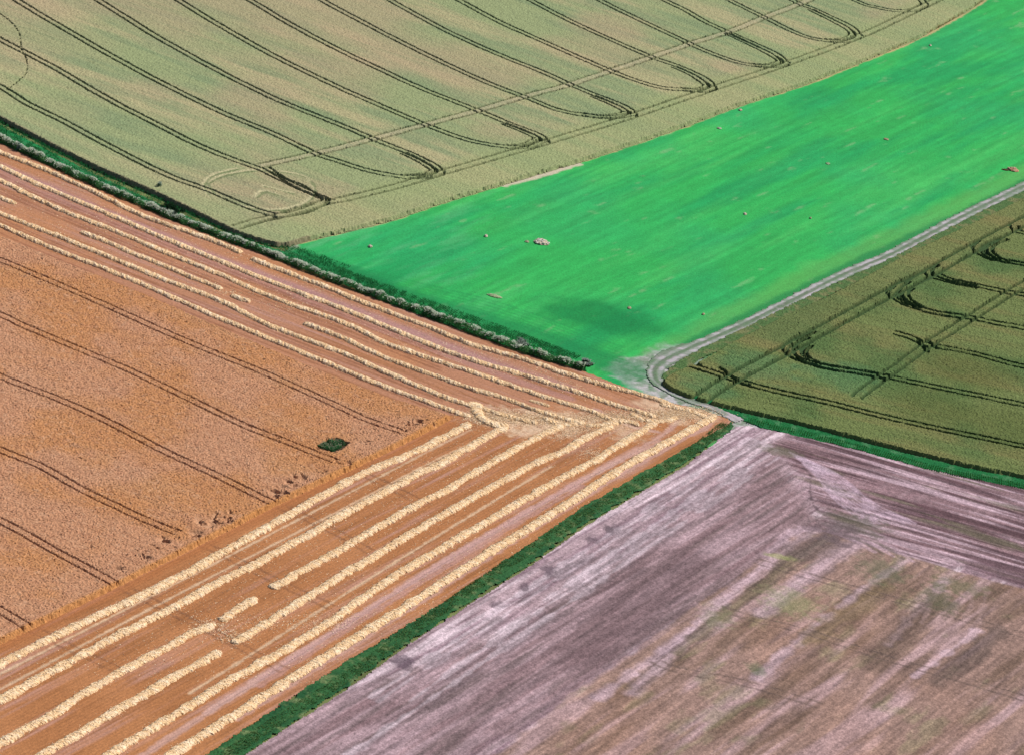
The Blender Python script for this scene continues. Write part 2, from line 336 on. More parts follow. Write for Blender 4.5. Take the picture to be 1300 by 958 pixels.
# ------------------------------------------------------------------ track and verges
TRACK = [(1440,172),(1300,237),(1205,284),(1136,321),(1067,351),(998,386),(950,410),(905,430),(868,446),(845,457),(832,470),(835,484),(855,497),(880,508),(905,516),(925,526),(940,534)]
def make_track():
    Q = smooth(gp(TRACK)); w = 1.65+1.0*np.exp(-((np.arange(len(Q))-len(Q)*.86)/6.0)**2)
    poly = np.vstack([offset(Q, w), offset(Q, -w)[::-1]])
    s = Sheet(poly, .22); u, v = s.uv(D1)
    s.col[:] = col(150,148,146); n = fbm(u/6, v/.5, 0, 3); s.mix(col(196,186,196), sst(.45, .75, n)*.8)
    n = fbm(s.X/.8, s.Y/.8, 1, 3); s.mix(col(112,132,104), sst(.45, .7, n)*.75)
    s.stroke(Q, .22, .35, col(92,118,84), .7, .3, 1.2)
    for o in (-.95, .95): s.stroke(offset(Q, o), .15, .5, col(206,198,206), .65, .25, 4)
    e = s.sd; s.mix(col(84,124,84), (1-sst(.1, .8, e+(fbm(s.X/1.5, s.Y/1.5, 2, 2)-.5)))*.7)
    ex, ey = g(945, 537); s.mix(col(200,184,192), (1-sst(3, 14, np.hypot(s.X-ex, s.Y-ey)+3*(fbm(s.X/1.2, s.Y/1.2, 3, 2)-.5)))*.8)
    s.mix(col(110,138,108), sst(.42, .62, fbm(s.X/2.2, s.Y/1.6, 2, 3))*.55)
    s.Z[:] = .04*fbm(s.X, s.Y, 0, 2)+.05*(1-sst(.2, .5, s.dist(Q, .6)))
    o = s.build('farm_track', mat('track_chalk', attr=True, nscale=5, namt=.2, bump=.02, bscale=8), .045, 0, .45); tag(o, 'pale chalk farm track with a grassy crown', kind='structure')
make_track()
def strip(name, label, pts, c1, c2, c3, z, res=.25):
    poly = gp(pts); s = Sheet(poly, res); d = D1 if name == 'grass_strip' else DV
    u, v = s.uv(d); s.col[:] = c1
    n = fbm(u/8, v/.6, 0, 3); s.mix(c2, sst(.45, .75, n)*.8); n = fbm(s.X/1.5, s.Y/1.5, 1, 3); s.mix(c3, sst(.55, .8, n)*.7)
    s.Z[:] = .14*RNG.random(s.X.shape)*sst(0, .5, s.sd)
    o = s.build(name, mat(name+'_grass', attr=True, nscale=3, namt=.3, bump=.05, bscale=6), z, 0, .6); tag(o, label, kind='structure'); return s
DV = np.array(g(1300,606))-np.array(g(950,525)); DV /= np.linalg.norm(DV)
STRIP = [(930,534),(934,543),(905,562),(870,589),(809,626),(740,668),(671,718),(602,761),(516,818),(447,868),(300,964),(220,1014),(190,1005),(430,844),(533,783),(637,714),(740,642),(870,568),(905,549)]
strip('grass_strip', 'narrow green grass strip beside the straw rows', STRIP, col(52,104,58), col(30,84,48), col(124,140,92), .06)
BANK = [(846,484),(868,497),(905,508),(950,519),(1032,538),(1136,565),(1239,590),(1300,602),(1420,634),(1420,656),(1300,621),(1170,594),(1101,575),(1032,558),(965,543),(925,524),(895,512),(868,503)]
strip('grass_bank', 'green grass bank between olive crop and purple stubble', BANK, col(26,116,62), col(12,96,50), col(86,140,96), .07)
LINE = smooth(gp([(1440,188),(1300,246),(1205,293),(1136,329),(1067,360),(998,394),(929,428),(880,452),(852,470),(843,482)]))
s_ = np.vstack([offset(LINE, 2.0), offset(LINE, -.8)[::-1]])
def margin():
    s = Sheet(s_, .25); s.col[:] = col(84,116,66); n = fbm(s.X/1.5, s.Y/1.5, 1, 3); s.mix(col(130,130,88), sst(.45, .75, n)*.8); s.Z[:] = .15*RNG.random(s.X.shape)
    o = s.build('field_margin', mat('margin_grass', attr=True, nscale=3, namt=.3), .07, 0, .4); tag(o, 'grassy margin between track and olive crop', kind='structure')
margin()

# ------------------------------------------------------------------ crops
def pairs(P, z, gauge=1.8, hw=.28): 
    Q = smooth(gp(P, z)); return [(offset(Q, gauge/2), hw), (offset(Q, -gauge/2), hw)]
def crop(name, label, poly, Hc, res, lines, palette, edge_c, mtl, pits=(), jit=.10, soft=.16, depth=.93, gc=.75, extra=None):
    s = Sheet(poly, res); top = np.ones(s.X.shape, np.float32)
    gro = np.zeros(s.X.shape, np.float32)
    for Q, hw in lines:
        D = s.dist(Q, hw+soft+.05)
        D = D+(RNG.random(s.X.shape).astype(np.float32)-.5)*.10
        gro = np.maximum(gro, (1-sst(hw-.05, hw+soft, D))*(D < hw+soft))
    palette(s)
    if extra is not None: extra(s)
    pit = np.zeros(s.X.shape, np.float32)
    for (x, y, r) in pits:
        cx, cy = g(x, y, Hc); d = np.hypot(s.X-cx, s.Y-cy)/r
        m = (1-sst(.5, 1.1, d))*sst(.46, .62, fbm(s.X/1.1, s.Y/1.1, 2, 3)); pit = np.maximum(pit, m)
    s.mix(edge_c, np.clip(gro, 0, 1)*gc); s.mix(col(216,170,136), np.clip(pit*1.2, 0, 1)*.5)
    n = RNG.random(s.X.shape).astype(np.float32); s.col *= (.86+.28*n)[..., None]
    e = sst(-.05, .22, s.sd+(fbm(s.X/.7, s.Y/.7, 0, 2)-.5)*.4)
    rough = jit*(RNG.random(s.X.shape)-.5)*2+.10*(fbm(s.X/.9, s.Y/.9, 3, 2)-.5)+.14*(fbm(s.X/9, s.Y/9, 1, 2)-.5)
    s.Z[:] = np.maximum(.03, e*(1-depth*gro)*(1-.75*pit)*(Hc+rough))
    o = s.build(name, mtl, .0, -.35, .1); tag(o, label, kind='stuff'); return s

ZU = .8
UP_T = {0:[(-140,45),(-60,84),(0,110),(34,131),(83,155),(121,176),(207,220),(269,243),(327,267),(358,273),(386,267),(413,255)],
1:[(-140,-25),(-60,16),(0,50),(69,86),(138,126),(203,160),(262,189),(317,210),(331,215),(379,238),(420,255)],
2:[(-60,-50),(21,0),(69,29),(138,69),(207,106),(276,140),(345,169),(400,195),(430,205),(458,214),(489,221),(520,225),(544,223),(559,218)],
3:[(40,-50),(124,0),(193,43),(248,74),(303,103),(362,131),(430,158),(473,176),(516,193),(542,205),(555,213),(559,219)],
4:[(150,-46),(226,0),(262,22),(310,50),(362,78),(430,111),(492,138),(544,160),(582,174),(613,182),(651,187),(671,185),(690,178)],
5:[(236,-46),(317,0),(365,29),(430,63),(482,88),(540,114),(606,140),(644,156),(673,167),(688,174),(692,180)],
6:[(326,-46),(408,0),(430,12),(499,48),(568,82),(623,107),(668,124),(706,139),(740,146),(775,149),(803,145)],
7:[(412,-46),(495,0),(568,40),(637,71),(685,90),(723,107),(757,121),(785,132),(800,140),(804,146)],
8:[(500,-44),(582,0),(637,29),(706,60),(775,90),(816,105),(843,112),(870,114),(890,115),(904,111)],
9:[(590,-44),(673,0),(723,26),(775,50),(826,72),(860,84),(884,94),(900,104),(905,112)],
10:[(678,-44),(761,0),(809,24),(860,48),(894,64),(929,77),(955,83),(980,84),(997,80)],
11:[(762,-42),(843,0),(870,13),(894,27),(925,41),(963,58),(987,70),(998,80)],
12:[(842,-42),(925,0),(970,22),(998,36),(1025,47),(1053,52),(1074,52),(1089,46)],
13:[(925,-42),(1005,0),(1032,11),(1060,24),(1081,35),(1090,45)],
14:[(1010,-40),(1084,0),(1115,10),(1143,14),(1160,12),(1174,5)],
15:[(1085,-40),(1140,-12),(1165,-3),(1174,5)]}
H1P = [(331,210),(400,195),(473,176),(540,158),(606,140),(668,122),(723,107),(775,90),(828,72),(877,55),(925,40),(970,22),(1014,5),(1080,-22),(1140,-48)]
H2P = [(300,288),(330,279),(358,273),(407,258),(440,252),(500,237),(561,219),(664,189),(735,168),(806,146),(870,124),(905,112),(998,81),(1091,46),(1174,7),(1260,-34)]
def up_palette(s):
    u, v = s.uv(D2)
    s.col[:] = col(154,165,119)
    n = fbm(u/50, v/9, 0, 4); s.mix(col(186,174,134), sst(.44, .72, n)*.75)
    n = fbm(u/22+7, v/4, 1, 4); s.mix(col(134,152,112), sst(.46, .75, n)*.75)
    n = fbm(s.X/35, s.Y/35, 2, 3); s.mix(col(186,160,132), sst(.48, .75, n)*.5)
    n = fbm(u/14, v/.7, 3, 2); s.mix(col(126,142,104), sst(.55, .85, n)*.35)
    E = smooth(gp(UP_EDGE_R, ZU)); D = s.dist(E, 16); s.mix(col(160,170,118), (1-sst(11, 15, D))*.55)
    E = smooth(gp(UP_EDGE_L, ZU)); D = s.dist(E, 10); s.mix(col(156,168,120), (1-sst(5, 10, D))*.4)
    D = s.dist(E, 1.0); s.mix(col(136,112,96), (1-sst(.3, .9, D))*.6)
    s.stroke(smooth(gp(H1P, ZU)), .5, .4, col(190,178,146), .5, .3, 2)      # lodged pale strip between the wheelings
    for P, w in (([(262,232),(285,222),(330,216),(380,222),(398,238),(388,256),(355,266),(310,262),(275,248),(262,232)], .5), ([(300,214),(270,222),(258,236),(268,252)], .4), ([(325,250),(335,243),(350,247)], .8), ([(335,236),(370,245)], .5)):
        s.stroke(smooth(gp(P, ZU)), w*.4, w, col(200,192,152), .85, .3, 1.5); s.stroke(smooth(gp([(x+2, y+1.5) for x, y in P], ZU)), w*.2, w*.6, col(112,126,84), .8, .3, 1.5)
lines = []
for k, P in UP_T.items(): lines += pairs(P, ZU, hw=.165)
lines += pairs(H1P, ZU, 1.9, .16)+pairs(H2P, ZU, 2.0, .2)
# second pass of the sprayer round the headland turns
for a, b, in ((2, 3), (4, 5), (6, 7), (8, 9), (10, 11), (12, 13)):
    nose = np.array(UP_T[a][-1]); A = UP_T[a][-3:]; B = UP_T[b][-4:]
    P = [(x-5*(1-abs(x-nose[0])/90)-1, y-1.2*(1 if i < 3 else .2)) for i, (x, y) in enumerate(A[:-1])]+[(nose[0]-7, nose[1]-2)]+[(x-6*(1-abs(x-nose[0])/90)-1, y+1.0) for x, y in B[::-1][1:]]
    lines += pairs(P, ZU, 1.7, .15)
# crossing and muddled wheelings by the loop at the corner
for P in ([(331,212),(352,224),(372,236),(398,247),(420,254)], [(340,211),(362,226),(386,236),(410,252)], [(310,288),(345,277),(390,270),(420,253)]): lines += [(smooth(gp(P, ZU)), .2)]
lines += [(smooth(gp([(0,17),(14,28),(24,42),(27,62),(33,75),(33,92),(20,105),(8,114)], ZU)), .03)]
up_poly = np.vstack([gp(UP_EDGE_L, ZU), gp(UP_EDGE_R, ZU), gp([(1300,-90),(300,-75),(-160,-60)], ZU)])
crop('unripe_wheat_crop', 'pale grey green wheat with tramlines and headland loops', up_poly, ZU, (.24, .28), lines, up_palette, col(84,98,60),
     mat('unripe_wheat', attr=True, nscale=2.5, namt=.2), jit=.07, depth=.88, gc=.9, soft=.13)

ZO = .85
OL = []
OL += pairs([(888,508),(901,497),(932,478),(998,443),(1067,405),(1129,371),(1177,347),(1236,314),(1287,287),(1340,260),(1400,232)], ZO, 2.7, .36)
OL += pairs([(877,463),(902,471),(929,480),(963,490),(1008,501),(1053,511),(1122,528),(1205,546),(1300,566),(1400,590)], ZO, 1.9, .22)
OL += pairs([(1400,535),(1300,513),(1205,494),(1122,477),(1081,470),(1045,464),(1018,457),(1004,449),(1000,441),(1008,433),(1022,426)], ZO, 1.9, .22)
OL += pairs([(1122,478),(1081,471),(1048,466),(1025,459),(1016,450),(1014,442),(1022,433),(1040,423)], ZO, 1.9, .22)
OL += pairs([(1400,488),(1300,465),(1239,449),(1198,441),(1174,436),(1156,428),(1136,422)], ZO, 1.9, .22)
OL += pairs([(1088,503),(1094,497),(1122,477),(1146,460),(1174,439),(1232,403),(1284,370),(1340,338),(1400,304)], ZO, 1.9, .22)
OL += pairs([(1400,438),(1300,416),(1267,410),(1232,403),(1187,396),(1156,388),(1139,379),(1131,371),(1136,364),(1150,356)], ZO, 1.9, .22)
OL += pairs([(1232,403),(1187,397),(1166,390),(1152,380),(1147,371),(1152,363),(1166,353),(1180,345)], ZO, 1.9, .22)
OL += pairs([(1400,396),(1300,374),(1280,371),(1239,362),(1210,356),(1194,350),(1188,344),(1196,338)], ZO, 1.8, .3)
OL += pairs([(1239,364),(1205,357),(1182,350),(1178,344)], ZO, 1.6, .25)
OL += pairs([(1400,357),(1300,335),(1267,330),(1248,323),(1239,315),(1243,308),(1256,302)], ZO, 1.9, .22)
OL += pairs([(1300,336),(1272,330),(1258,322),(1254,315),(1260,308),(1275,302)], ZO, 1.7, .3)
OL += pairs([(1400,318),(1300,296),(1291,292),(1287,286)], ZO, 1.9, .22)
OL += [(smooth(gp(P, ZO)), .34) for P in ([(914,466),(925,474),(938,484),(950,487)], [(1165,432),(1178,446)], [(1176,430),(1190,442)], [(903,447),(907,446)], [(884,460),(888,463)])]
for ox, oy in ((0, 0), (-129, 73), (107, -57)):
    for P in ([(1136,363),(1129,369),(1128,374),(1136,381),(1152,388)], [(1143,366),(1137,371),(1138,377),(1150,385),(1168,391)], [(1152,366),(1146,371),(1148,378),(1162,387)], [(1160,366),(1153,372),(1157,380),(1174,390)]):
        OL.append((smooth(gp([(x+ox, y+oy) for x, y in P], ZO), .5), .19))
def ol_palette(s):
    u, v = s.uv(DV); u1, v1 = s.uv(D1)
    s.col[:] = col(116,130,76)
    n = fbm(u/30, v/5, 0, 4); s.mix(col(132,126,78), sst(.45, .75, n)*.7)
    n = fbm(s.X/15, s.Y/15, 1, 4); s.mix(col(76,110,60), sst(.45, .75, n)*.7)
    n = fbm(u/20, v/.6, 2, 2); s.mix(col(80,96,48), sst(.5, .85, n)*.5)
    D = s.dist(smooth(gp([(1400,210),(1300,262),(1180,320),(1067,378),(960,432)], ZO)), 8); s.mix(col(150,134,92), (1-sst(2, 7, D))*.15)
    for x, y, r in ((960,465,9),(900,490,6),(1060,475,9)):
        cx, cy = g(x, y, ZO); d = np.hypot(s.X-cx, s.Y-cy)/r; s.mix(col(74,128,84), (1-sst(.3, 1.2, d+(fbm(s.X/3, s.Y/3, 3, 3)-.5)))*.45)
    for x, y, r in ((1230,470,12),(1280,540,12),(1180,515,10)):
        cx, cy = g(x, y, ZO); d = np.hypot(s.X-cx, s.Y-cy)/r; s.mix(col(92,100,48), (1-sst(.3, 1.2, d))*.5)
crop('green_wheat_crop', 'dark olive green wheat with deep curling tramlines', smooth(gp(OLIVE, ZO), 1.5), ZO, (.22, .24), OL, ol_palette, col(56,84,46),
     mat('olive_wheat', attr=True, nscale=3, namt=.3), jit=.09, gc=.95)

ZR = .75
RL = []
for P in ([(-120,284),(0,330),(34,344),(86,366),(138,389),(207,420),(276,449),(345,477),(440,520),(463,531),(512,548)], [(-120,347),(0,399),(34,415),(103,444),(172,473),(241,506),(310,539),(379,566),(424,584)],
          [(-120,424),(0,477),(69,504),(138,535),(207,571),(269,600),(345,637)], [(-120,514),(0,570),(52,591),(103,620),(172,653),(224,675)], [(-120,602),(0,660),(69,698),(114,722),(148,741)], [(-100,722),(0,774),(34,794)]):
    RL += pairs(P, ZR, 1.8, .07)
def or_palette(s):
    u, v = s.uv(D2)
    s.col[:] = col(200,142,96)
    n = fbm(u/25, v/5, 0, 4); s.mix(col(200,148,106), sst(.45, .75, n)*.7)
    n = fbm(s.X/12, s.Y/12, 1, 3); s.mix(col(202,154,128), sst(.42, .7, n)*.5)
    n = fbm(s.X/.8, s.Y/.8, 2, 3); s.mix(col(168,116,90), sst(.5, .75, n)*.35)
    n = fbm(s.X/.7+9, s.Y/.7, 3, 2); s.mix(col(216,172,140), sst(.6, .85, n)*.4)
    D = s.dist(smooth(gp([(572,527),(499,566),(440,594),(345,640),(248,690),(145,742),(31,797),(-60,842)], ZR)), 1.2); s.mix(col(210,146,84), (1-sst(.3, 1.0, D))*.8)
cxh, cyh = g(422, 565, ZR)
HOLE = gp([(401,563),(418,556),(428,555),(443,561),(432,570),(421,573),(409,569)], ZR)
def cut_hole(s):
    d = s.signed(HOLE, 3); s.sd = np.minimum(s.sd, -d)
PITS = [(358,622,2.4),(350,626,2),(279,656,2.6),(262,662,2),(248,677,1.6),(220,687,2.6),(205,690,2),(179,708,2),(533,532,1.6),(520,536,1.6),(545,536,1.4),(508,544,1.4),(436,586,1.6),(405,596,1.4),(380,604,1.4),(466,561,1),(372,612,1.6),(150,722,1.4),(300,650,1.5)]
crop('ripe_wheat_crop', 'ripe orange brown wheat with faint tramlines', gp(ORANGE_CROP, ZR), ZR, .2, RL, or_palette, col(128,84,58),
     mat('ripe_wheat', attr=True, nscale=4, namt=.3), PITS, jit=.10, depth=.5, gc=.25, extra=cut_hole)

# ------------------------------------------------------------------ cards: leaves, stalks
def cards(n, pos, size, aspect=.35, flat=.5, rng=RNG):
    """n small bent leaf or straw blades"""
    az = rng.random(n)*2*math.pi; el = (rng.random(n)-.5)*math.pi*flat
    L = size*(.6+.8*rng.random(n)); W = L*aspect
    t = np.c_[np.cos(az)*np.cos(el), np.sin(az)*np.cos(el), np.sin(el)]
    r = rng.normal(size=(n, 3)); b = np.cross(t, r); b /= np.linalg.norm(b, axis=1)[:, None]+1e-9
    a = t*L[:, None]/2; b = b*W[:, None]/2
    V = np.stack([pos-a-b*.6, pos+a*.2-b, pos+a, pos+a*.1+b], 1).reshape(-1, 3)
    return V, np.arange(4*n).reshape(n, 4)
def join(parts):
    Vs, Fs, k = [], [], 0
    for V, Fc in parts: Vs.append(V); Fs.append(Fc+k); k += len(V)
    return np.vstack(Vs), np.vstack(Fs)

# ------------------------------------------------------------------ straw windrows
straw = mat('straw', attr=True, nscale=5, namt=.25, bump=.05, bscale=9, rough=.85)
STRAW_A, STRAW_B, STRAW_C = col(238,202,156)*1.34, col(255,234,204)*1.4, col(214,164,110)*1.25
def windrow(label, segs, group, width=1.45, height=.55, seed=0, lumpy=1.0):
    rg = np.random.default_rng(seed); parts = []; cols = []
    for pts in segs:
        P = smooth(gp(pts, .15), .13); n = len(P); s = np.arange(n)*.13
        P = offset(P, (fbm(s/3.1+seed*7, s*0+1, 0, 3)-.5)*.5*lumpy); N = normals(P)
        m = 15; v = np.linspace(-1, 1, m)
        S, Vv = np.meshgrid(s, v, indexing='ij')
        fade = np.clip(np.minimum(s, s[-1]-s)/.5, 0, 1)**.5
        w = width/2*(.80+.45*vn(s/1.3+seed*3, s*0+3, 1)+.42*(vn(s/.35, s*0+9, 2)-.5))*(.45+.55*fade)
        hh = height*(.80+.32*vn(s/1.4+seed*5, s*0+6, 2)*lumpy)*(.2+.8*fade)
        prof = np.clip(1-np.abs(Vv)**2.6, 0, 1)**.7
        wisp = .65*vn(S/.42+1.0*Vv+seed, Vv*.8+5, 3)+.35*vn(S/.2, Vv*3+5, 1)                       # tufts thrown across the row
        ridge = .5+.5*np.sin(2*math.pi*(S/.8+.45*Vv+1.6*vn(S/2.3, S*0+seed, 2)+.5*vn(S/.6, Vv*1.5, 0)))
        z = hh[:, None]*prof*(.52+.55*wisp+.16*ridge)+.10*(rg.random(S.shape)-.5)*(prof > .05)
        z = np.maximum(z, 0)*(np.abs(Vv) < .99)
        lat = Vv*w[:, None]+.14*(rg.random(S.shape)-.5)+.22*(vn(S/.5+2, Vv*2+seed, 0)-.5)*np.abs(Vv)
        al = .10*(rg.random(S.shape)-.5)
        T = np.c_[N[:, 1], -N[:, 0]]
        X = P[:, 0, None]+N[:, 0, None]*lat+T[:, 0, None]*al; Y = P[:, 1, None]+N[:, 1, None]*lat+T[:, 1, None]*al
        idx = np.arange(n*m).reshape(n, m)
        q = np.stack([idx[:-1, :-1], idx[:-1, 1:], idx[1:, 1:], idx[1:, :-1]], -1).reshape(-1, 4)[:, ::-1]
        Vt = np.stack([X, Y, z+.03], -1).reshape(-1, 3); parts.append((Vt, q))
        k = np.clip((wisp-.35)*1.6, 0, 1).reshape(-1, 1); c = STRAW_A*(1-k)+STRAW_B*k
        e = (np.abs(Vv) > .8).reshape(-1, 1)*.6*rg.random((n*m, 1)); c = c*(1-e)+STRAW_C*e; cols.append(c)
        nb = int(s[-1]*36); i = rg.integers(0, n, nb); vv = np.clip(rg.normal(size=nb)*.7, -1.9, 1.9)
        zz = hh[i]*np.clip(1-np.abs(vv)**2.2, 0, 1)**.75*.95+.08
        pos = np.c_[P[i]+N[i]*(vv*w[i])[:, None], zz+.03]
        Vc, Fq = cards(nb, pos, .22, .24, .4, rg); parts.append((Vc, Fq)); t = np.repeat(rg.random((nb, 1)), 4, 0); cols.append(STRAW_A*(1-t)+STRAW_B*t)
    V, Fc = join(parts)
    o = mesh('straw_windrow', V, Fc, straw, np.vstack(cols)); tag(o, label, 'straw row', group)
    # put the origin on the row
    c = V[:, :3].mean(0); c[2] = 0; o.data.transform(Matrix.Translation([-float(a) for a in c])); o.location = [float(a) for a in c]
    return o
def sh(P, dy): return [(x, y+dy) for x, y in P]
GH = 'straw windrows running along the hedge'; GS = 'straw windrows running beside the grass strip'
windrow('lumpy straw row closest to the hedge, along its foot', [[(-80,158),(0,194),(34,206),(83,227),(145,256),(186,276),(258,301),(307,321)], [(318,328),(379,351),(440,375),(482,392),(533,411),(602,438),(671,458),(723,476),(775,491),(810,500),(838,508),(862,519)]], GH, 1.5, .48, 1, 1.6)
windrow('long pale straw row, second out from the hedge', [[(-80,178),(0,212),(69,243),(138,272),(207,302),(276,330),(345,358),(440,394),(523,428),(585,452),(654,473),(723,494),(775,512),(806,521),(833,529)]], GH, 1.55, .5, 2)
windrow('long straw row, third out from the hedge', [[(-80,194),(0,229),(34,246),(83,269),(148,294),(214,322),(276,347),(345,377),(440,411),(499,439),(602,473),(671,497),(740,518),(770,530),(790,537)]], GH, 1.5, .48, 3)
windrow('broken straw row with gaps, fourth out from the hedge', [[(-70,220),(0,251),(20,259)], [(103,294),(120,301),(138,308),(172,323),(210,338),(241,351),(282,367)], [(294,374),(310,381),(318,382)], [(386,410),(400,415),(440,431),(482,451),(533,470),(602,494),(637,504),(688,523),(716,531),(740,538)]], GH, 1.4, .45, 4, 1.3)
windrow('straw row just above the one edging the standing ripe wheat', [[(-80,237),(0,271),(69,298),(138,326),(207,354),(276,380),(345,414),(440,450),(499,476),(568,505),(609,517),(645,528),(682,537)]], GH, 1.5, .48, 5)
windrow('straw row lying tight along the top edge of standing ripe wheat', [[(-80,250),(0,286),(69,316),(138,343),(207,372),(276,403),(345,431),(440,471),(499,494),(551,513),(576,522),(598,528)]], GH, 1.45, .48, 6)
windrow('thick straw row nearest the cut edge of the standing wheat', [[(597,537),(560,556),(533,570),(464,599),(440,611),(345,665),(276,704),(207,742),(138,774),(69,807),(0,842),(-80,884)]], GS, 1.6, .48, 11)
windrow('thick straw row between two wheel tracks and the gappy row', [[(642,541),(602,563),(551,592),(533,599),(499,618),(440,650),(345,704),(276,739),(224,768),(155,803),(86,840),(45,863),(-40,910),(-90,940)]], GS, 1.6, .48, 12)
windrow('gappy scattered straw row, broken twice near the lower left', [[(714,539),(671,560),(620,589),(568,620),(499,657),(430,698),(379,726),(345,746)], [(325,758),(303,772),(280,787)], [(272,791),(255,799),(243,803),(215,819),(190,832),(127,867),(50,915),(-60,977)]], GS, 1.5, .44, 13, 1.3)
windrow('straw row with one gap, fourth from the standing wheat edge', [[(785,532),(765,545),(740,557),(711,574),(671,592),(602,630),(533,670),(482,701),(430,732),(345,786),(296,816)], [(280,826),(240,848),(207,866),(120,918),(-20,1000)]], GS, 1.55, .46, 14)
windrow('straw row second in from the green grass strip', [[(832,536),(815,547),(792,560),(774,571),(762,580),(748,588),(706,610),(637,650),(568,691),(499,732),(430,780),(379,813),(327,843),(283,868),(200,920),(60,1004)]], GS, 1.55, .46, 15, 1.2)
windrow('straw row closest to the green grass strip', [[(908,527),(890,537),(870,548),(820,576),(775,602),(740,626),(671,670),(602,712),(516,768),(430,822),(396,844),(358,868),(260,930),(130,1012)]], GS, 1.65, .48, 16)
windrow('short stray straw scrap lying between hedge side rows', [[(672,508),(688,512),(698,515)]], GH, .9, .3, 17)

windrow('tangled straw heap thrown across the turning corner, joining two rows', [[(603,510),(606,516),(607,523),(612,531),(626,538),(646,541)]], GH, 2.2, .5, 18, 1.3)
windrow('thin curved straw trail at the tip of the straw field', [[(838,512),(860,517),(876,521),(890,526),(898,531)]], GH, 1.5, .3, 19, 1.3)

windrow('tangled short straw piece below the third hedge side row tip', [[(688,530),(704,536),(722,539),(742,535)]], GH, 1.5, .35, 20, 1.5)
windrow('curled straw piece where the second and third rows turn', [[(745,540),(765,539),(782,534),(800,535),(812,540)]], GH, 1.4, .35, 21, 1.5)
windrow('short messy straw trail just inside the pale wheel curve', [[(800,524),(822,533),(846,533),(858,528)]], GH, 1.3, .3, 22, 1.5)

# loose straw scattered over the turning corner
def scatter():
    rg = np.random.default_rng(5); pos = []
    for (x, y, rx, ry, n) in ((640,530,40,10,5200),(608,528,12,10,1500),(700,533,40,8,5000),(770,530,35,8,4200),(830,528,36,8,4200),(872,525,30,8,5000),(740,545,36,9,1800),(268,795,22,10,700),(300,808,22,10,500),(345,790,60,14,500),(290,372,20,4,160),(360,392,30,7,160),(420,790,40,12,500),(750,575,14,10,500),(716,552,18,8,300)):
        for _ in range(n):
            a = rg.normal()*rx*.6; b = rg.normal()*ry*.5; q = g(x+a, y+b-a*.0)
            pos.append((q[0], q[1], .07+.08*rg.random()))
    # a thin litter everywhere between the rows
    P1, P2 = gp([(0,200),(0,290),(800,525),(720,480)]), gp([(0,860),(420,868),(900,530),(600,540)])
    for P, n in ((P1, 5000), (P2, 7000)):
        a, b = rg.random(n), rg.random(n)
        q = (P[0]*((1-a)*(1-b))[:, None]+P[1]*((1-a)*b)[:, None]+P[2]*(a*b)[:, None]+P[3]*(a*(1-b))[:, None])
        pos += [(x, y, .07) for x, y in q]
    pos = np.array(pos); V, Fc = cards(len(pos), pos, .30, .22, .06, rg)
    t = np.repeat(rg.random((len(pos), 1)), 4, 0)
    o = mesh('loose_straw', V, Fc, straw, STRAW_A*(1-t)+STRAW_B*t); tag(o, 'loose straw scattered over the cut stubble', kind='stuff')
scatter()

# ------------------------------------------------------------------ hedge, shrub, weeds, grasses
leaf = mat('leaf', attr=True, nscale=4, namt=.25, rough=.7)
def translucent(m, f):
    nt = m.node_tree; N = nt.nodes; b = N['Principled BSDF']; src = b.inputs['Base Color'].links[0].from_socket
    t = N.new('ShaderNodeBsdfTranslucent'); nt.links.new(src, t.inputs[0]); x = N.new('ShaderNodeMixShader'); x.inputs[0].default_value = f
    nt.links.new(b.outputs[0], x.inputs[1]); nt.links.new(t.outputs[0], x.inputs[2]); nt.links.new(x.outputs[0], N['Material Output'].inputs[0])
translucent(leaf, .45); translucent(straw, .12)
bark = mat('bark', col(96,80,64), nscale=8, namt=.3)
def tubes(list_):
    """tapered stems: (x0,y0,z0, x1,y1,z1, r0, r1)"""
    Vs, Fs, k = [], [], 0
    for (a, b, r0, r1) in list_:
        a = np.array(a); b = np.array(b); d = b-a; d /= np.linalg.norm(d); e = np.cross(d, (0.3, .9, .1)); e /= np.linalg.norm(e); f = np.cross(d, e)
        for c, r in ((a, r0), (b, r1)):
            for i in range(5): t = i*2*math.pi/5; Vs.append(c+(e*math.cos(t)+f*math.sin(t))*r)
        for i in range(5): Fs.append((k+i, k+(i+1) % 5, k+5+(i+1) % 5, k+5+i))
        k += 10
    return np.array(Vs), np.array(Fs)
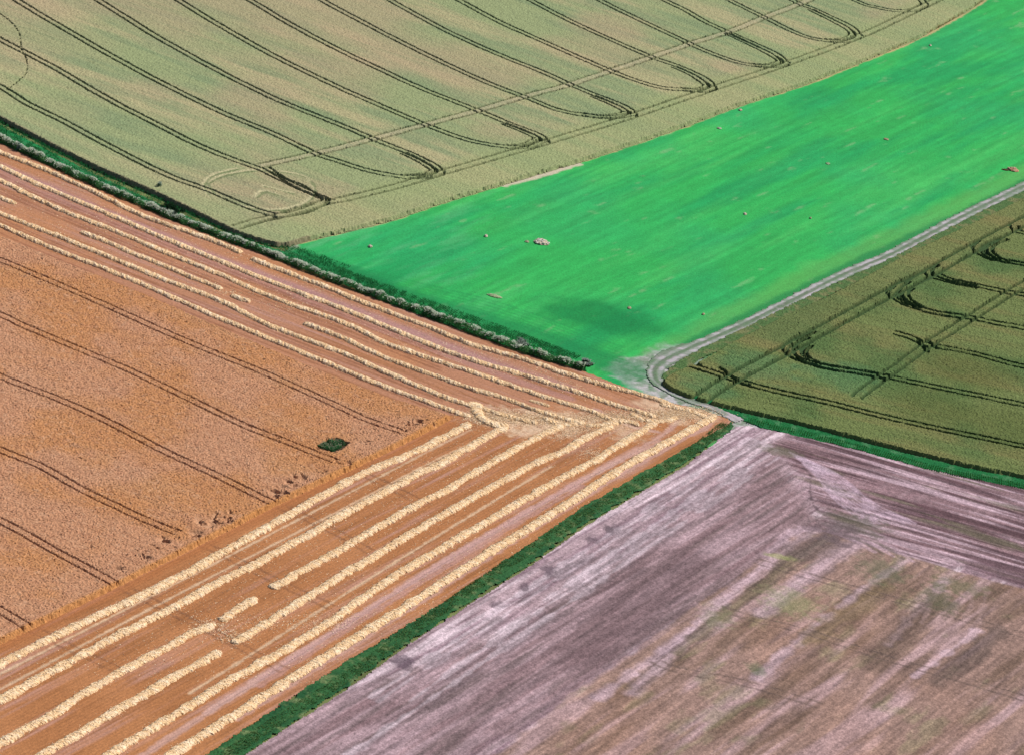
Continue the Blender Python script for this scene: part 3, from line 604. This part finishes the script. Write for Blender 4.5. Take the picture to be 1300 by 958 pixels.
def make_hedge():
    root = bpy.data.objects.new('hedge', None); C.objects.link(root); c0 = g(345, 325); root.location = (c0[0], c0[1], 0)
    tag(root, 'low scrubby hedge with pale flowering tops edging the cut field', 'hedge')
    P = smooth(gp(HEDGE, .4), .12); n = len(P); N = normals(P); s = np.arange(n)*.12; rg = np.random.default_rng(8)
    hh = .5+1.0*fbm(s/1.3, s*0+2, 0, 3)*(.7+.6*vn(s/17, s*0, 1)); hh *= 1+.0*s
    nb = 130000; i = rg.integers(0, n, nb); cl = vn(s[i]/.8, i*0+4., 2)
    ww = .6+.7*vn(s/1.2, s*0+8, 3)
    keep = rg.random(nb) < (.25+cl); i = i[keep]; nb = len(i)
    th = rg.random(nb)*math.pi; rr = rg.random(nb)**.33
    lat = np.cos(th)*rr*ww[i]; z = np.sin(th)*rr*hh[i]*(.75+.5*vn(s[i]/.5, lat*1.5, 1))
    pos = np.c_[P[i]+N[i]*lat[:, None], z+.05]
    V, Fc = cards(nb, pos, .20, .55, 1.0, rg)
    a = np.repeat(rg.random((nb, 1)), 4, 0); b = np.repeat((vn(s[i]/2.2, lat*0+1., 0))[:, None], 4, 0)
    cc = col(50,122,66)*(1-a)+col(118,172,108)*a; cc = cc*(.75+.5*b)
    off = np.array([c0[0], c0[1], 0]); mesh('foliage', V-off, Fc, leaf, cc, root)
    nb = 90000; i = rg.integers(0, n, nb); k = rg.random(nb) < sst(.42, .6, fbm(s[i]/1.1, i*0+3., 1, 3))*.42+.04; i = i[k]; nb = len(i)
    lat = np.clip(rg.normal(size=nb)*.5+.2, -1, 1.2)*ww[i]*.9; z = hh[i]*(.75+.5*rg.random(nb))*np.sqrt(np.clip(1-(lat/ww[i])**2*.6, .1, 1))+.1
    pos = np.c_[P[i]+N[i]*lat[:, None], z]; V, Fc = cards(nb, pos, .22, .7, .35, rg); a = np.repeat(rg.random((nb, 1)), 4, 0)
    mesh('blossom', V-off, Fc, leaf, (col(186,206,176)*(1-a)+col(250,252,240)*a)*1.3, root)
make_hedge()
def bush(name, label, cat, x, y, R, Hh, nb, c1, c2, seed, group=None, pale=None):
    root = bpy.data.objects.new(name, None); C.objects.link(root); q = g(x, y); root.location = (q[0], q[1], 0); tag(root, label, cat, group)
    rg = np.random.default_rng(seed); ncl = 16; cen = rg.normal(size=(ncl, 3))*np.array([R*.45, R*.45, Hh*.2])+np.array([0, 0, Hh*.58]); cen[:, 2] = np.clip(cen[:, 2], Hh*.2, Hh*.85)
    k = rg.integers(0, ncl, nb); d = rg.normal(size=(nb, 3)); d /= np.linalg.norm(d, axis=1)[:, None]; pos = cen[k]+d*(rg.random(nb)**.5)[:, None]*np.array([R*.36, R*.36, Hh*.22]); pos[:, 2] = np.maximum(pos[:, 2], .05)
    V, Fc = cards(nb, pos, .17, .5, 1.0, rg); a = np.repeat((rg.random(nb)*.6+.4*(k % 3)/2)[:, None], 4, 0)
    mesh('crown', V, Fc, leaf, c1*(1-a)+c2*a, root)
    if pale is not None:
        m = nb//4; k = rg.integers(0, ncl, m); pos = cen[k]+rg.normal(size=(m, 3))*np.array([R*.25, R*.25, 0])+np.array([0, 0, Hh*.2])
        V, Fc = cards(m, pos, .15, .6, 1.0, rg); a = np.repeat(rg.random((m, 1)), 4, 0); mesh('blossom', V, Fc, leaf, pale*(.8+.3*a), root)
    st = [((0, 0, 0), (0, 0, Hh*.35), R*.06, R*.04)]+[((0, 0, Hh*.3), tuple(c), R*.035, R*.012) for c in cen]
    V, Fc = tubes(st); mesh('trunk', V, Fc, bark, None, root)
bush('hawthorn_bush', 'round dark green bush standing in the hedge line', 'bush', 216, 272, 1.5, 2.2, 6000, col(20,52,34), col(44,88,50), 3)
bush('elder_bush', 'small pale topped bush at the hedge end by the corner', 'bush', 742, 466, 1.1, 1.5, 3500, col(34,84,50), col(84,120,84), 4, pale=col(214,220,214))
bush('elder_bush', 'pale topped bush leaning into the hedge above the alley of straw rows', 'bush', 663, 441, 1.2, 1.6, 3500, col(34,84,50), col(84,120,84), 5, pale=col(208,214,206))
bush('sapling', 'small light green sapling on the field side of the hedge, far left', 'bush', 82, 222, .45, 1.6, 900, col(60,130,80), col(100,170,110), 6)
bush('sapling', 'small whitish sapling at the hedge foot near the left edge', 'bush', 25, 192, .6, 1.7, 1200, col(80,130,110), col(150,185,170), 7, pale=col(200,215,210))
bush('sapling', 'small pale bush at the pale crop edge above the dark hedge bush', 'bush', 202, 241, .6, 1.5, 1000, col(90,130,96), col(150,175,140), 9, pale=col(190,205,190))

def tufts(name, label, lines_, n, size, c1, c2, seed):
    """upright grass blades along verges"""
    rg = np.random.default_rng(seed); pos = []
    for P, w, k in lines_:
        Q = smooth(gp(P), .4); N = normals(Q); i = rg.integers(0, len(Q), k); pos.append(Q[i]+N[i]*((rg.random(k)-.5)*2*w)[:, None])
    p = np.vstack(pos); k = len(p); clump = fbm(p[:, 0]/1.1, p[:, 1]/1.1, 0, 2); m = rg.random(k) < sst(.3, .6, clump)+.15; p = p[m]; k = len(p)
    Lh = size*(.5+rg.random(k)); az = rg.random(k)*6.28; le = rg.normal(size=(k, 2))*.12*size/.4
    w = .05+.05*rg.random(k); dx = np.cos(az)*w; dy = np.sin(az)*w
    V = np.stack([np.c_[p[:, 0]-dx, p[:, 1]-dy, np.full(k, .06)], np.c_[p[:, 0]+dx, p[:, 1]+dy, np.full(k, .06)], np.c_[p[:, 0]+le[:, 0], p[:, 1]+le[:, 1], Lh]], 1).reshape(-1, 3)
    a = np.repeat(rg.random((k, 1)), 3, 0)
    o = mesh(name, V, np.arange(3*k).reshape(k, 3), leaf, c1*(1-a)+c2*a); tag(o, label, kind='stuff')
tufts('verge_grass', 'long rough green grass between hedge and pale crop', [([(-100,112),(0,163),(60,192),(121,222),(203,259),(296,300),(360,318),(430,345)], 4.0, 30000), ([(430,346),(533,384),(640,422),(730,456)], 2.2, 14000)], 0, .32, col(24,120,68), col(80,176,104), 21)
tufts('strip_grass', 'rough grass blades of the strip beside the straw rows', [([(922,538),(870,578),(740,655),(602,745),(447,855),(330,930),(230,1000)], 1.05, 26000)], 0, .26, col(40,108,54), col(140,170,100), 22)
tufts('bank_grass', 'rough grass blades on the bank below the olive crop', [([(950,534),(1000,546),(1101,571),(1200,598),(1300,618),(1400,646)], 1.2, 20000)], 0, .28, col(30,124,60), col(90,170,92), 23)
tufts('wild_grass', 'brown seeding grass along the lower edge of the pale crop', [(sh(UP_EDGE_L, 1), .5, 11000)], 0, .6, col(120,98,82), col(176,150,126), 24)
tufts('dry_grass', 'dry tan grass fringe where pale crop meets pasture', [(sh(UP_EDGE_R, 2), .3, 12000)], 0, .5, col(150,140,90), col(206,184,136), 25)

def weeds():
    root = bpy.data.objects.new('weed_patch', None); C.objects.link(root); q = g(421, 568); root.location = (q[0], q[1], 0)
    tag(root, 'green weedy scrub in a diamond hole in the ripe wheat', 'weeds')
    rg = np.random.default_rng(12); A = gp([(403,567),(443,565),(421,577),(424,560)])-np.array(q)
    pos = []
    while len(pos) < 5200:
        a, b = rg.random()*2-1, rg.random()*2-1
        if abs(a)+abs(b) > 1: continue
        p = (A[1]-A[0])/2*a+(A[3]-A[2])/2*b+(A[0]+A[1])/2
        if a > .55 and rg.random() < .85: continue
        if fbm(np.array([p[0]/1.2]), np.array([p[1]/1.2]), 1, 2)[0] < .4 and rg.random() < .8: continue
        h = .15+1.0*rg.random()*fbm(np.array([p[0]/.9]), np.array([p[1]/.9]), 2, 2)[0]; pos.append((p[0], p[1], h*.85))
    pos = np.array(pos); V, Fc = cards(len(pos), pos, .2, .5, 1.0, rg); a = np.repeat(rg.random((len(pos), 1)), 4, 0)
    mesh('foliage', V, Fc, leaf, col(36,108,60)*(1-a)+col(110,172,112)*a, root)
    k = 420; p = pos[rg.integers(0, len(pos), k)]+np.array([0, 0, .25]); V, Fc = cards(k, p, .18, .5, 1, rg); mesh('blossom', V, Fc, leaf, np.tile(col(214,206,176), (len(V), 1)), root)
weeds()
def soilpatch():
    s = Sheet(HOLE, .2); s.col[:] = col(84,66,50); s.Z[:] = .06*RNG.random(s.X.shape); o = s.build('bare_soil', mat('soil', attr=True, nscale=4, namt=.3), .06, -.6, .1); tag(o, 'dark bare soil under the weeds', kind='structure')
soilpatch()

# ------------------------------------------------------------------ chalk heaps in the pasture
stone = mat('chalk_stone', attr=True, nscale=6, namt=.2)
def heap(name, label, cat, x, y, rx, ry, n, size, c1, c2, seed, group=None, ang=0.0):
    rg = np.random.default_rng(seed); Vs, Fs, cs, k = [], [], [], 0
    if rx < 1.2: rx *= .75; ry *= .7; size *= .8
    import bmesh
    bm = bmesh.new(); bmesh.ops.create_icosphere(bm, subdivisions=1, radius=1); bv = np.array([v.co[:] for v in bm.verts]); bf = np.array([[v.index for v in f.verts] for f in bm.faces]); bm.free()
    # low mound of crumbled chalk
    m = 26; t = np.linspace(0, 2*math.pi, m, endpoint=False)
    for ring in range(5):
        r = 1-ring/4.0; rr = r*(1+.25*(rg.random(m)-.5)); Vs.append(np.c_[np.cos(t)*rx*rr, np.sin(t)*ry*rr, (1-r**2)*size*1.2+.05*rg.random(m)-.03*(ring == 0)])
    Vs = [np.vstack(Vs)]
    for ring in range(4):
        for i in range(m): a = ring*m+i; b = ring*m+(i+1) % m; Fs += [(a, b, b+m), (a, b+m, a+m)]
    k = 5*m; cs.append(np.tile(c1, (k, 1)))
    Fs = [np.array(Fs)]
    for _ in range(n):
        r = rg.random()**.6; a = rg.random()*6.28; sz = size*(.35+.8*rg.random()**2); v = bv*(1+.35*(rg.random((len(bv), 1))-.5))*np.array([1, .8, .6])*sz
        c, s2 = math.cos(a*3), math.sin(a*3); v = np.c_[v[:, 0]*c-v[:, 1]*s2, v[:, 0]*s2+v[:, 1]*c, v[:, 2]]
        Vs.append(v+np.array([math.cos(a)*r*rx, math.sin(a)*r*ry, (1-r*r)*size*1.2+.2*sz])); Fs.append(bf+k); k += len(bv); w = rg.random(); cs.append(np.tile(c1*(1-w)+c2*w, (len(bv), 1)))
    o = mesh(name, np.vstack(Vs), np.vstack(Fs), stone, np.vstack(cs)); q = g(x, y); o.location = (q[0], q[1], .05); o.rotation_euler = (0, 0, ang); tag(o, label, cat, group)
GC = 'chalk heaps lying in the pasture'
CH1, CH2 = col(214,200,176), col(240,232,226)
heap('chalk_heap', 'largest white chalk heap, in the middle of the green pasture', 'heap', 687, 308, 1.5, 1.4, 60, .35, CH1, CH2, 1, GC)
heap('chalk_heap', 'low brownish scrape just left of the largest chalk heap', 'heap', 669, 307, .6, .7, 8, .16, col(170,176,140), CH1, 2, GC)
heap('chalk_heap', 'small white chalk heap up and left of the largest one', 'heap', 617, 300, .5, .8, 12, .22, CH1, CH2, 3, GC)
heap('chalk_heap', 'small white chalk heap at the far left end of the pasture', 'heap', 470, 313, .55, .9, 12, .24, CH1, CH2, 4, GC)
heap('chalk_heap', 'long thin chalk scrape in the pasture above the flowering hedge', 'heap', 628, 376, 1.4, .7, 16, .13, col(168,186,140), CH2, 5, GC, -.2)
heap('chalk_heap', 'pale scrape on the right rim of the dark green patch', 'heap', 799, 391, .5, .9, 9, .14, col(170,160,130), CH1, 6, GC)
heap('chalk_heap', 'small white heap in the pasture nearest the olive crop track', 'heap', 893, 399, .4, .6, 8, .18, col(190,180,140), CH1, 7, GC)
heap('chalk_heap', 'small white heap beside the pale crop edge, upper pasture', 'heap', 940, 140, .55, .9, 12, .22, col(200,180,150), CH2, 8, GC)
heap('chalk_heap', 'low white scrape in a faint pale streak near the pale crop edge', 'heap', 913, 163, .7, .8, 10, .16, col(180,190,160), CH2, 9, GC)
heap('chalk_heap', 'small white heap midway between pale crop and track', 'heap', 946, 272, .45, .8, 10, .2, CH1, CH2, 10, GC)
heap('chalk_heap', 'faint grey scrape in the broad middle of the pasture', 'heap', 1051, 208, .7, .9, 8, .14, col(150,178,136), CH1, 11, GC)
heap('chalk_heap', 'faint pinkish scrape right of centre in the pasture', 'heap', 1125, 177, .8, .8, 8, .14, col(176,158,124), CH1, 12, GC)
heap('chalk_heap', 'tiny pale heap in the dark green upper right pasture', 'heap', 1181, 58, .4, .8, 8, .18, CH1, CH2, 13, GC)
heap('chalk_heap', 'tiny pale scrape above the track in the right half of the pasture', 'heap', 1029, 277, .35, .6, 7, .14, col(170,176,140), CH1, 14, GC)
heap('earth_heap', 'pinkish heap of dug earth by the track at the right edge', 'heap', 1286, 216, 1.3, 1.1, 34, .32, col(196,150,120), col(226,196,170), 15)
heap('earth_heap', 'low dark brown spill left of the pinkish earth heap', 'heap', 1276, 216, 1.1, .5, 14, .16, col(110,84,62), col(150,120,90), 16)

# ------------------------------------------------------------------ the same fields running on past the edges of the photo
def beyond(name, label, pts, c, d):
    P = gp(pts); n = len(P)
    me = bpy.data.meshes.new(name); me.from_pydata([(float(x), float(y), -.15) for x, y in P], [], [list(range(n))]); me.update()
    me.materials.append(mat(name+'_far', c, nscale=.25, namt=.25, stretch=(d, 12))); o = bpy.data.objects.new(name, me); C.objects.link(o); tag(o, label, kind='structure')
beyond('outer_pasture', 'pasture running on beyond the right edge', [(1100,60),(1300,-80),(2600,-760),(3000,-560),(1440,172),(1300,240)], col(44,172,90), D1)
beyond('outer_olive_field', 'olive crop running on beyond the right edge', [(1250,280),(1440,188),(3000,-540),(3000,1010),(1400,630),(1300,600)], col(104,118,68), DV)
beyond('outer_stubble_field', 'stubble running on beyond the lower edge', [(1300,622),(1400,654),(3000,1050),(3000,2200),(-700,2200),(-100,1180),(300,960)], col(156,130,128), D1)
beyond('outer_harvested_field', 'cut stubble running on beyond the lower left', [(-100,1180),(-700,2200),(-1500,2200),(-1500,1450),(-150,890),(300,940)], col(180,124,84), D1)
beyond('outer_ripe_field', 'ripe wheat running on beyond the left edge', [(0,298),(-1500,-380),(-1500,1440),(-150,890)], col(190,138,98), D2)
beyond('outer_pale_field', 'pale crop running on beyond the upper edge', [(0,140),(-1500,-520),(-1500,-1000),(2600,-1000),(2600,-770),(1300,-82),(1100,60)], col(154,162,118), D2)

# ------------------------------------------------------------------ light, sky, camera
SUNDIR = D2*.54+D1*.84; SUNDIR /= np.linalg.norm(SUNDIR); EL = math.radians(46)
az = math.atan2(SUNDIR[0], SUNDIR[1])
L = bpy.data.lights.new('sun', 'SUN'); L.energy = 4.5; L.angle = math.radians(.5); L.color = (1.0, .95, .87)
lo = bpy.data.objects.new('sun', L); C.objects.link(lo)
d = Vector((SUNDIR[0]*math.cos(EL), SUNDIR[1]*math.cos(EL), math.sin(EL))); lo.rotation_euler = d.to_track_quat('Z', 'Y').to_euler(); lo.location = (0, 600, 300)
w = bpy.data.worlds.new('World'); SC.world = w; w.use_nodes = True; nt = w.node_tree
sky = nt.nodes.new('ShaderNodeTexSky'); sky.sky_type = 'NISHITA'; sky.sun_disc = False; sky.sun_elevation = EL; sky.sun_rotation = az; sky.altitude = 200
nt.links.new(sky.outputs[0], nt.nodes['Background'].inputs[0]); nt.nodes['Background'].inputs[1].default_value = .06
cam = bpy.data.cameras.new('camera'); co = bpy.data.objects.new('camera', cam); C.objects.link(co)
cam.sensor_width = 36; cam.lens = 36*F/1300; cam.clip_start = 1; cam.clip_end = 12000
right = Vector((1, 0, 0)); up = Vector((0, sp_, cp)); fwd = Vector((0, cp, -sp_))
Xc = right*cr+up*sr; Yc = -right*sr+up*cr; Zc = -fwd
M = Matrix(((Xc.x, Yc.x, Zc.x, 0), (Xc.y, Yc.y, Zc.y, 0), (Xc.z, Yc.z, Zc.z, H), (0, 0, 0, 1))); co.matrix_world = M
SC.camera = co
SC.render.resolution_x = 1024; SC.render.resolution_y = 754
SC.view_settings.view_transform = 'Standard'; SC.view_settings.look = 'None'; SC.view_settings.gamma = 1; SC.view_settings.exposure = 0.54
SC.cycles.max_bounces = 4
